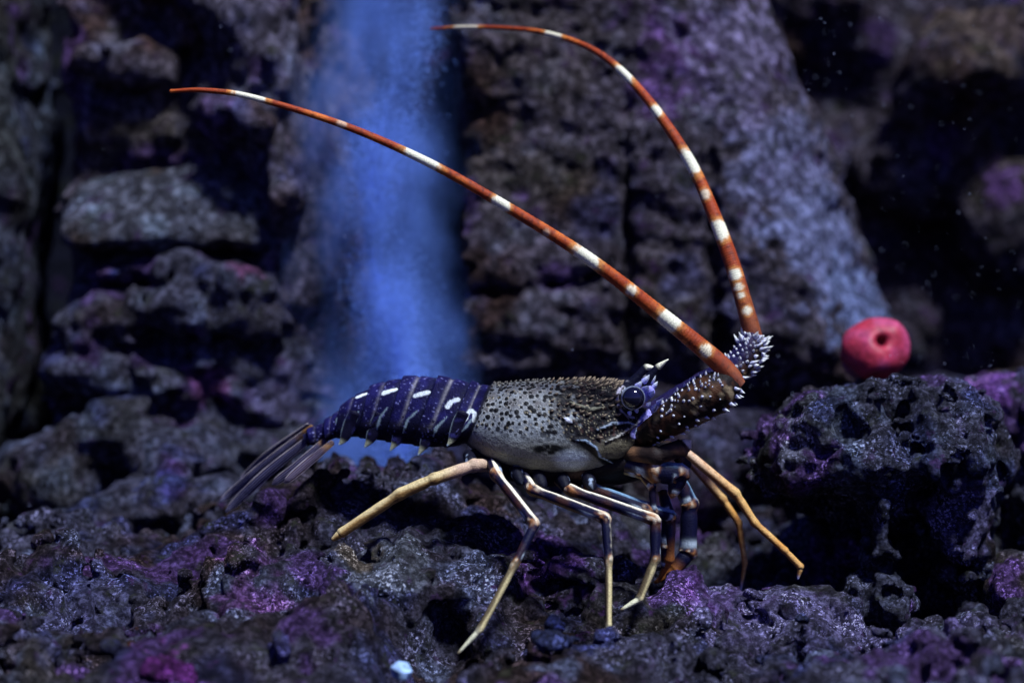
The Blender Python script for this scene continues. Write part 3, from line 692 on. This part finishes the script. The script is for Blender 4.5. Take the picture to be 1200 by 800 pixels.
def leg_cols(V, ST, dirs, style, nseg):
    p = V.astype(np.float32); s = np.floor(np.minimum(ST, nseg - 1e-3)); f = ST - s
    n1 = vn(p, 420, 3); n2 = vn(p, 110, 8)
    if style == 'tan':
        c = np.tile(np.array((0.34, 0.19, 0.055), np.float32), (len(p), 1))
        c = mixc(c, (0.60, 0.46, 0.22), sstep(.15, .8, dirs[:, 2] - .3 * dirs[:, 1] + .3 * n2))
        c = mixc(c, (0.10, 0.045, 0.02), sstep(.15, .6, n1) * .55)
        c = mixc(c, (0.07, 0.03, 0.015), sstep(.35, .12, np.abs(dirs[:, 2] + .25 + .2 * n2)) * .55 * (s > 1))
        c = mixc(c, (0.55, 0.36, 0.27), sstep(2.0, 1.2, ST) * .7)
        c = mixc(c, (0.06, 0.025, 0.012), np.exp(-((f - .07) / .025) ** 2) * (s > 0) * .7)
    elif style == 'orange':
        c = np.tile(np.array((0.58, 0.25, 0.05), np.float32), (len(p), 1))
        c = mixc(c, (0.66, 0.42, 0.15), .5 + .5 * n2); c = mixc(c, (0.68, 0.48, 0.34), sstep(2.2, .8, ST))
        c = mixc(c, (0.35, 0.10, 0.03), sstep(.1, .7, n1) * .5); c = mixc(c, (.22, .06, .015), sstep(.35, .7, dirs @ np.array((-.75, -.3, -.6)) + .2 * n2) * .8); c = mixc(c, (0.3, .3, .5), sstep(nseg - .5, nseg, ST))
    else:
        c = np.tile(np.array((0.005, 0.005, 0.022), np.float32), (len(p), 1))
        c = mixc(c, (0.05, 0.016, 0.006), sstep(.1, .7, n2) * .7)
        hi = sstep(.70, .84, dirs @ (LIGHTDIR / np.linalg.norm(LIGHTDIR)) + .05 * n1)  # edge stripe and bright lit edge, both painted on the side facing the light
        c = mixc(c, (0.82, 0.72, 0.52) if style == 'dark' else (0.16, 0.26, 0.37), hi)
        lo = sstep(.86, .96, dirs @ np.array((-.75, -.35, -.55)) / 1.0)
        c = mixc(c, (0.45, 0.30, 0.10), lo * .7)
        jn = np.exp(-(f / .10) ** 2) * (s > 0) + np.exp(-((1 - f) / .09) ** 2) * (s < nseg - 1)
        c = mixc(c, (0.42, 0.16, 0.04), jn * sstep(-.3, .3, n1) * .7)
        c = mixc(c, (0.75, 0.68, 0.5), jn * sstep(.3, .6, n1) * .7)
        c = mixc(c, (0.5, 0.58, 0.62), np.exp(-((f - .80) / .07) ** 2) * (dirs[:, 2] < .1) * (s < 3) * .8)
        tip = sstep(nseg - 2.1, nseg - 1.7, ST)
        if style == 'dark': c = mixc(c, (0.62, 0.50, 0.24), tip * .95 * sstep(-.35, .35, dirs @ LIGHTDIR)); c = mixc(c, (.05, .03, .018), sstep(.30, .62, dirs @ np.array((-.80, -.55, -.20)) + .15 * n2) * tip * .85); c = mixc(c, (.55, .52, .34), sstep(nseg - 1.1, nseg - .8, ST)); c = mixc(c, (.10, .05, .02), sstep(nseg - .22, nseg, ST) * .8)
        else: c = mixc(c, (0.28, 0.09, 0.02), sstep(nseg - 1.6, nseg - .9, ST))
    return np.clip(c, .004, .95)
legs = [
    ('tan', [(572, 545, -.012, 9), (556, 545, -.028, 9), (508, 561, -.036, 8), (470, 578, -.036, 8), (399, 625, -.034, 6.5), (390, 632, -.034, 3)], 1.0),
    ('dark', [(575, 540, -.012, 9), (581, 556, -.034, 9), (627, 614, -.070, 8.5), (604, 660, -.086, 6.5), (562, 738, -.096, 5.5), (537, 765, -.100, 2.2)], 1.25),
    ('dark', [(612, 555, -.012, 9), (624, 574, -.034, 9), (710, 607, -.062, 9), (713, 655, -.072, 6.5), (713, 735, -.086, 5), (707, 753, -.088, 2.2)], 1.3),
    ('dark', [(652, 560, -.010, 9), (668, 574, -.026, 9), (768, 609, -.046, 9.5), (768, 655, -.052, 8), (749, 702, -.056, 6), (728, 714, -.060, 2.2)], 1.3),
    ('blue', [(680, 558, .0, 9), (692, 572, -.012, 9), (762, 598, -.022, 10), (786, 604, -.012, 8), (784, 655, -.006, 7), (772, 680, .0, 2.2)], 1.2),
    ('blue', [(765, 545, .012, 10), (795, 560, .018, 10), (808, 590, .018, 12), (806, 648, .016, 12), (790, 668, .012, 8), (768, 682, .008, 2.5)], 1.0),
    ('orange', [(765, 530, .02, 7), (792, 520, .024, 7), (862, 578, .020, 6.8), (884, 612, .018, 5.6), (920, 645, .016, 4.8), (938, 664, .016, 5), (935, 678, .016, 1.5)], 1.0),
    ('orange', [(775, 540, .04, 7), (804, 536, .055, 6), (847, 585, .060, 5.8), (866, 613, .060, 4.8), (873, 660, .058, 3.8), (868, 691, .058, 1.5)], 1.0),
]
leglab = {'tan': 'tan hind leg stretched back', 'dark': None, 'blue': 'dark blue front leg, its lit edge coloured pale', 'orange': 'orange front leg reaching out'}
for st_, ch, fl in legs:
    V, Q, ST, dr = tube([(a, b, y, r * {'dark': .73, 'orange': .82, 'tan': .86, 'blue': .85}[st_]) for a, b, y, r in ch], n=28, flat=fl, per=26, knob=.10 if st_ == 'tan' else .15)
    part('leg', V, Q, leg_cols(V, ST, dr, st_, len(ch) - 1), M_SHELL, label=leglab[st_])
# coxae under the carapace rim: white-edged knuckles
for i, (a, b) in enumerate([(552, 541), (580, 548), (606, 555), (632, 560), (660, 563), (690, 562)]):
    V, Q, ST, dr = tube([(a - 3, b - 8, -.014, 7), (a, b, -.022, 8), (a + 4, b + 9, -.027, 6)], per=10, knob=0)
    c = np.tile(np.array((.005, .005, .012), np.float32), (len(V), 1))
    c = mixc(c, (.35, .42, .52), sstep(.35, .55, vn(V, 260, i + 2)) * .8)
    part('leg_base', V, Q, c)

# dark underside that carries the legs
V, Q, ST, dr = tube([(556, 528, .0, 14), (590, 538, .0, 22), (640, 545, .0, 24), (700, 545, .0, 24), (745, 538, .0, 24), (772, 528, .0, 16), (782, 520, .0, 6)], n=40, smooth=60, flat=1.5)
c = np.tile(np.array((.006, .0045, .006), np.float32), (len(V), 1)); c = mixc(c, (.04, .022, .016), sstep(.1, .7, vn(V, 140, 3)))
part('underside', V + dr * (1.6 * S * vn(V, 200, 4))[:, None], Q, c)
# mouthparts
mp = [('brown', [(712, 530, -.006, 9), (770, 534, -.030, 11), (800, 524, -.030, 10), (806, 519, -.030, 7)]),
      ('blue', [(705, 538, -.004, 9), (770, 552, -.026, 14), (796, 556, -.026, 13), (788, 580, -.026, 6)]),
      ('blue', [(710, 545, -.006, 6), (752, 556, -.024, 5), (764, 570, -.026, 5), (766, 600, -.026, 3)]),
      ('brown', [(790, 530, -.02, 6), (803, 545, -.018, 7), (797, 565, -.016, 5)]),
      ('blue', [(776, 575, -.01, 6), (783, 600, -.01, 7), (780, 640, -.008, 6), (778, 665, -.005, 3)])]
for i, (st_, ch) in enumerate(mp):
    V, Q, ST, dr = tube(ch, per=16, knob=.15)
    if st_ == 'brown':
        c = np.tile(np.array((.022, .014, .012), np.float32), (len(V), 1)); c = mixc(c, (.16, .08, .04), sstep(.0, .7, vn(V, 160, i)))
        c = mixc(c, (.75, .62, .45), sstep(len(ch) - 1.5, len(ch) - 1.2, ST))
    else: c = leg_cols(V, ST, dr, 'blue', 9)
    part('mouthpart', V, Q, c)

# eyes and horns
def ball(ctr, r, squash=(1, 1, 1), nu=28, nv=36):
    a = np.linspace(0.02, np.pi - .02, nu); b = np.linspace(0, 2 * np.pi, nv, endpoint=False)
    d = np.stack([np.sin(a)[:, None] * np.cos(b), -np.cos(a)[:, None] * np.ones(nv), np.sin(a)[:, None] * np.sin(b)], -1).reshape(-1, 3)
    return (ctr + d * np.array(squash) * r).astype(np.float32), grid_faces(nu, nv)[:, ::-1], d
for sgn, yv in ((-1, -.029), (1, .030)):
    V, Q, d = ball(P(742, 466, yv), 14 * S)
    f = -sgn * -d[:, 1] if sgn > 0 else -d[:, 1]
    c = np.tile(np.array((.005, .005, .016), np.float32), (len(V), 1))
    c = mixc(c, (.50, .56, .66), sstep(.44, .34, f))
    eye = part('eye', V, Q, c, M_EYE, label='dark glossy eye with pale rim')
    V, Q, ST, dr = tube([(762, 458, yv + .012, 7), (752, 464, yv + .006, 9), (744, 466, yv + .003, 11)], per=10, knob=0)
    part('eye_stalk', V, Q, np.tile(np.array((.30, .27, .62), np.float32), (len(V), 1)), M_SHELL, parent=eye)
for yv, off in ((-.016, 0), (.018, -14)):
    V, Q, ST, dr = tube([(742 + off, 460, yv, 9), (754 + off, 450, yv - .001, 7), (763 + off, 440, yv - .002, 5.5), (771 + off, 430, yv - .003, 4.2), (783 + off, 421 - off * .7, yv - .006, .8)], per=10, knob=0)
    c = np.tile(np.array((.005, .005, .016), np.float32), (len(V), 1)); c = mixc(c, (.9, .85, .6), sstep(2.9, 3.3, ST)); c = mixc(c, (.3, .28, .3), sstep(.5, .8, vn(V, 300, 2)) * .7)
    part('horn', V, Q, c, label='dark brow horn with white tip')
# bumpy lavender-white plate between eye and horns
its = []
for a, b, y_, r, l in [(748, 452, -.02, 4, 7), (756, 446, -.02, 4, 8), (764, 446, -.018, 3.5, 7), (767, 452, -.018, 3.2, 6), (757, 456, -.024, 4.5, 5), (752, 460, -.026, 4, 4), (763, 462, -.026, 3.5, 5), (766, 478, -.024, 3.6, 6), (760, 474, -.026, 3.2, 4), (773, 472, -.022, 4, 7), (746, 481, -.027, 3, 3), (738, 484, -.028, 3, 3)]:
    its.append((P(a, b, y_), np.array((.5, -.5, .5)), r * S, l * S, (.35, .34, .72), (.8, .82, .85), (0, 0, .3)))
part('brow_tubercle', *cones(its), kind='stuff', label='pale lavender bumps around the eye')

# antennae
def ped_cols(V, dr, tone):
    n = .6 * vn(V, 110, 4) + .6 * vn(V, 300, 9); n2 = vn(V, 260, 5)
    c = np.tile(np.array((.010, .006, .005), np.float32), (len(V), 1))
    c = mixc(c, (.075, .030, .014), sstep(-.1, .6, n)); c = mixc(c, (.34, .25, .14), sstep(.25, .55, n2 + .4 * vn(V, 620, 8)) * sstep(.5, -.3, dr[:, 2]) * .75)
    c = mixc(c, (.012, .009, .05), sstep(.1, .6, dr[:, 2] + .3 * tone) * (.0 + .9 * tone)); return c
def antenna(pedchain, flagpts, bands, spines, tone, lab, halves=()):
    V, Q, ST, dr = tube(pedchain, n=36, per=22, knob=.10, smooth=60)
    dsp = 1.6 * S * vn(V, 160, 2) + 1.1 * S * vn(V, 420, 6); V = V + dr * dsp[:, None]
    an = part('antenna', V, Q, ped_cols(V, dr, tone), M_SHELL, label=lab)
    PV, pdr = V, dr; k_ = (D + PV[:, 1]) / D; pfx = PV[:, 0] / (S * k_) + 600; pfy = 400 - (PV[:, 2] - Z0) / (S * k_)
    NS = 760
    V, Q, ST, dr = tube([(a, b, y, r * .88) for a, b, y, r in flagpts], n=16, smooth=NS)
    cl = np.concatenate([np.repeat(np.arange(NS), 16), np.zeros(16), np.full(16, NS - 1)])
    ring = ((cl % 4) < 2) * 1.0
    rad = np.linalg.norm(V - np.repeat(np.mean(V[:1], 0)[None], len(V), 0), axis=1) * 0
    V = V + dr * (ring * 0.3 * S * sstep(NS * 1.0, 0, cl))[:, None]
    k_ = (D + V[:, 1]) / D; fx = V[:, 0] / (S * k_) + 600; fy = 400 - (V[:, 2] - Z0) / (S * k_)
    n = vn(V, 130, 4); n2 = vn(V, 500, 6)
    c = np.tile(np.array((.32, .045, .010), np.float32), (len(V), 1))
    c = mixc(c, (.60, .14, .022), sstep(-.2, .8, n)); c = mixc(c, (.10, .022, .014), sstep(.1, .7, n2) * .7)
    c = mixc(c, (.16, .05, .028), sstep(NS * .35, 0, cl) * .8)
    c = mixc(c, (.07, .02, .012), (ring > .5) * sstep(NS * .45, 0, cl) * .35 * sstep(-.5, .5, n))
    for bx, by, hl, st in bands:
        i = np.argmin(np.hypot(fx - bx, fy - by)); dd = np.hypot(fx - fx[i], fy - fy[i])
        side = sstep(-.9, .1, dr @ np.array((.3, -.6, .7))) if st < 0 else 1.0
        e = dd / hl + .22 * n2
        c = mixc(c, (.55, .22, .05), sstep(1.55, 1.0, e) * abs(st) * side * .8)
        c = mixc(c, (.80, .74, .52), sstep(1.05, .72, e) * abs(st) * side)
    part('flagellum', V, Q, np.clip(c, .004, .95), M_ANT, parent=an)
    for test, cnt, gap, rr, ll, dirv in spines:
        ok = RNG.permutation(np.flatnonzero(test(pfx, pfy, pdr) & (np.arange(len(PV)) < 60 * 36))); got = []
        for i in ok:
            if len(got) >= cnt: break
            if all(np.linalg.norm(PV[i] - PV[j]) > gap * S for j in got):
                got.append(i); r_ = rnd.uniform(*rr); l_ = rnd.uniform(*ll)
                v_, q_, c_ = cones([(PV[i], pdr[i] + np.array(dirv) * rnd.uniform(.5, 1.2), r_ * S, l_ * S, (.36, .36, .55), (.88, .86, .76), (.1, 0, .25))])
                part('spine', v_, q_, c_, parent=an)
    return an
# near antenna
ped = [(748, 514, -.014, 11), (768, 503, -.024, 16), (790, 489, -.032, 21), (818, 471, -.037, 25), (842, 457, -.040, 24), (860, 446, -.040, 14)]
flag = [(866, 452, -.040, 10), (856, 440, -.041, 13), (838, 421, -.043, 12.5), (785, 377, -.047, 10.5), (690, 303, -.053, 8.4), (585, 237, -.058, 6.8), (497, 188, -.061, 5.8), (400, 146, -.062, 4.8), (295, 114, -.060, 4.0), (240, 106, -.058, 3.4), (200, 107, -.055, 2.6)]
nb = [(827, 411, 8, -.8), (784, 376, 15, 1), (740, 341, 7, -.8), (688, 302, 18, 1), (586, 238, 12, 1), (494, 186, 24, 1), (400, 146, 7, .35), (292, 113, 20, 1), (640, 272, 5, .3)]
sp = [(lambda x, y, d: (x > 775) & (x < 848) & (d[:, 2] > .15) & (d[:, 1] < .3), 60, 3.8, (1.0, 2.5), (1.5, 4), (.4, -.1, .3)),
      (lambda x, y, d: (x > 835) & (d[:, 0] > .25) & (d[:, 1] < .3), 9, 7.0, (1.8, 2.8), (4, 9), (.8, 0, .0)),
      (lambda x, y, d: (x > 765) & (x < 840) & (d[:, 2] < -.6) & (d[:, 1] < .1), 16, 7.0, (1.3, 2.6), (2, 5), (.6, 0, 0)), (lambda x, y, d: (x > 772) & (x < 850) & (np.abs(d[:, 2]) < .5) & (d[:, 1] < -.3), 14, 8.0, (1.0, 1.9), (1.2, 3), (.6, 0, 0))]
antenna(ped, flag, nb, sp, 0.0, 'near antenna with thick brown spiny base')
# far antenna
ped = [(760, 490, .015, 16), (800, 468, .016, 18), (835, 450, .018, 19), (862, 432, .020, 18), (877, 412, .021, 17), (884, 394, .022, 14)]
flag = [(885, 400, .022, 11), (880, 384, .022, 12), (871, 352, .024, 11), (860, 315, .028, 10.5), (843, 268, .036, 9.6), (812, 196, .050, 8), (770, 131, .066, 6.6), (729, 84, .084, 5.2), (690, 56, .102, 4.2), (640, 39, .124, 3.4), (590, 33, .145, 2.8), (540, 32, .165, 2.2), (505, 34, .18, 1.4)]
nb = [(875, 364, 6, -.9), (866, 336, 6, -.8), (868, 346, 5, -.9), (861, 322, 8, -1), (843, 270, 13, -1), (808, 190, 17, 1), (826, 228, 7, -.6), (769, 130, 8, 1), (732, 87, 13, 1), (648, 41, 11, .9), (545, 32, 16, .8)]
sp = [(lambda x, y, d: (y < 445) & (x > 850) & (d[:, 0] > .2) & (d[:, 1] < .4), 28, 4.2, (1.6, 3.2), (3, 10), (.8, -.2, .5)),
      (lambda x, y, d: (y < 448) & (x > 838) & (d[:, 0] < .3) & (d[:, 1] < -.1), 48, 4.4, (1.4, 2.3), (2, 4.5), (.1, 0, .4)),
      (lambda x, y, d: (y < 402) & (d[:, 1] < .4), 10, 5.0, (2.0, 3.6), (5, 11), (.3, -.2, 1.0))]
antenna(ped, flag, nb, sp, 1.0, 'far antenna with purple base covered in white spines')

# pleural hooks along the tail, both sides
for a, b, h_ in ((403, 510, 11), (433, 512, 12), (463, 515, 13), (496, 519, 14), (530, 510, 12)):
    for sgn in (-1, 1):
        y0 = float(yaxis(np.array(a))) + sgn * (-.0185 - .000075 * (a - 400))
        V, Q, ST, dr = tube([(a + 13, b - 27, y0 + sgn * -.002, 7), (a + 8, b - 14, y0, 8.5), (a + 2, b, y0, 6.5), (a - 2, b + 7, y0, 3.4), (a - 6, b + h_, y0, .8)], n=24, smooth=28, flat=.42)
        c = np.tile(np.array((.006, .005, .018), np.float32), (len(V), 1)); c = mixc(c, (.30, .36, .36), sstep(.80, .97, dr @ np.array((-.86, 0, .5))) * sstep(.0, .6, ST)); c = mixc(c, (.03, .028, .12), sstep(.2, .7, vn(V, 300, 3)) * .8); c = mixc(c, (.36, .36, .22), sstep(2.3, 3.1, ST)); c = mixc(c, (.4, .52, .6), sstep(3.5, 4, ST))
        part('side_hook', V, Q, c)
# tail fan
fan = empty('tail_fan', (0, 0, 0), None, None); fan.parent = LOB
del_keys = [k_ for k_ in fan.keys()]
blades = [((372, 506, .046), (314, 553, .056), (265, 599, .064), 6.8, .0), ((366, 500, .056), (312, 543, .068), (258, 588, .080), 6, .0), ((382, 515, .038), (348, 546, .040), (320, 567, .042), 6.5, .2), ((390, 518, .030), (362, 541, .029), (334, 565, .027), 6, .7), ((362, 498, .066), (318, 530, .086), (282, 562, .10), 5.5, .1)]
for p0, p1, p2, r, tn in blades:
    r = r * .85
    V, Q, ST, dr = tube([(*p0, r * .6), (*p1, r * 1.0), (p2[0] + (p1[0] - p2[0]) * .25, p2[1] + (p1[1] - p2[1]) * .25, p2[2], r * .85), (*p2, r * .22)], n=40, smooth=60, flat=.30)
    pt = np.array((p2[0] - p1[0], p2[1] - p1[1])); pt = pt / np.linalg.norm(pt); ed = dr @ np.array((-pt[1], 0, -pt[0]))
    lam = ed + .05 * vn(V, 120, 2)
    c = np.tile(np.array((.010, .008, .035), np.float32), (len(V), 1)); c = mixc(c, (.07, .035, .035), tn * np.ones(len(V)))
    c = mixc(c, (.24, .22, .34), sstep(.5, .95, np.cos(lam * 14)) * .8)
    c = mixc(c, (.60, .50, .47), sstep(.82, .95, np.abs(ed)) * sstep(3.1, 2.2, ST)); c = mixc(c, (.42, .21, .05), sstep(.5, .1, ST) * sstep(-.1, .4, vn(V, 180, 3)) * .8)
    V = V + dr * (0.6 * S * np.cos(lam * 14))[:, None]
    part('tail_blade', V, Q, c, parent=fan)

# ------------------------------------------------------------------ anemone, crusts, specks
def lathe_blob(name, ctr, prof_, axis, col, mat, label, cat, n=48, wob=0.0, seed=0, colf=None):
    ax = Vector(axis).normalized(); quat = ax.to_track_quat('Z', 'Y')
    V = []; T_ = []
    for i, (r, z) in enumerate(prof_):
        for k_ in range(n):
            a = 2 * math.pi * k_ / n
            V.append(quat @ Vector((r * math.cos(a), r * math.sin(a), z))); T_.append(i)
    V = np.array(V, np.float32); V = V + wob * np.stack([vn(V, 60, seed), vn(V, 60, seed + 1), vn(V, 60, seed + 2)], 1)
    Q = grid_faces(len(prof_), n); T_ = np.array(T_) / (len(prof_) - 1)
    c = np.tile(np.array(col, np.float32), (len(V), 1))
    if colf: c = colf(c, T_, V)
    o = bpy.data.objects.new(name, mesh_np(name, V, Q, c, mat)); o.location = ctr
    return link(o, None, label, cat)
kA = K(.21); pa = catmull([(0.1, -52), (24, -50), (27, -30), (36, -10), (41, 8), (37, 24), (26, 33), (16, 35), (9, 30), (5, 18), (.1, 8)], 40) * kA * .92
def an_c(c, t, v):
    c = mixc(c, (0.10, 0.006, 0.012), sstep(.74, .92, t)); c = mixc(c, (.40, .06, .15), sstep(.0, .8, vn(v, 90, 3)) * .7); c = mixc(c, (.14, .02, .035), sstep(.2, .9, vn(v, 160, 5)) * .6)
    return mixc(c, (.20, .05, .10), sstep(.35, .1, t))
lathe_blob('sea_anemone', P(1025, 412, .21), pa, (0.10, -0.93, 0.34), (0.34, 0.022, 0.045), M_FLESH, 'closed red round anemone sitting behind the porous boulder', 'anemone', wob=.004, seed=4, colf=an_c)

def crust(name, lab, cat, px_, py_, y_, rx, ry, rd, col, seed, nu=36, nv=48, sm=True):
    V, Q, d = ball(np.zeros(3), 1.0, nu=nu, nv=nv)
    k_ = K(y_); V = d * np.array((rx * k_, rd, ry * k_)) * (1 + .24 * fbm(d.astype(np.float32), 2.2, 4, seed)[:, None])
    V = V.astype(np.float32); c = np.tile(np.array(col, np.float32), (len(V), 1)); c = mixc(c, np.array(col) * .35, sstep(.1, .8, fbm(d.astype(np.float32), 5, 3, seed + 3)))
    o = bpy.data.objects.new(name, mesh_np(name, V, Q, c, M_CRUST, sm)); o.location = P(px_, py_, y_)
    return link(o, None, lab, cat)
crust('shell_fragment', 'pale blue-white shell chip lying on the reef floor', 'shell', 470, 786, -.155, 13, 13, .006, (.36, .52, .78), 3, 6, 7, False)
def lump(lab, px_, py_, y_, rx, ry, rd, col, seed):
    rock('sponge', lab, [ell(px_, py_, y_, rx, ry, rd), ell(px_ + rx * .5, py_ + ry * .35, y_ + rd * .3, rx * .6, ry * .6, rd * .8)], h=0.0013, k=0.004, warp=(0.006, 60), noises=((0.004, 70), (0.003, 150), (0.002, 300)),
         vdisp=0.0006, seed=seed, cat='sponge', patches=[(px_, py_, y_, 300, col, 1)])
lump('bright magenta encrusting lump on the reef floor', 195, 790, -.19, 38, 15, .016, (.085, .018, .095), 5)
lump('lavender upright lump on the reef beside the dark hollow', 322, 756, -.17, 15, 24, .012, (.055, .050, .13), 107)
lump('blue-grey flat lump between the two hanging middle legs', 655, 750, -.132, 26, 11, .012, (.032, .037, .085), 109)
lump('small dark blue lump behind the blue-grey flat lump', 646, 732, -.105, 14, 12, .010, (.014, .017, .06), 111)
lump('tiny orange lump on the reef left of the lavender lump', 155, 746, -.15, 9, 7, .006, (.10, .03, .008), 113)
# drifting specks in the water
its = []; V, Q, d = ball(np.zeros(3), 1.0, nu=5, nv=6); VV, QQ = [], []
for i in range(420):
    a, b, y_ = rnd.uniform(880, 1210) if i < 300 else rnd.uniform(0, 1200), rnd.uniform(-10, 480) if i < 300 else rnd.uniform(0, 700), rnd.uniform(.10, .45)
    VV.append(V * rnd.choice((.25, .3, .35, .45, .7)) * S + P(a, b, y_)); QQ.append(Q + len(V) * i)
me = mesh_np('drifting_specks', np.vstack(VV), np.vstack(QQ), np.tile(np.array((.5, .55, .75), np.float32), (len(V) * 420, 1)), M_CRUST)
link(bpy.data.objects.new('drifting_specks', me), None, 'tiny pale specks drifting in the water', 'specks', kind='stuff')
print('TRIS', sum(len(o.data.polygons) * 2 for o in sc.objects if o.type == 'MESH'), STATS)
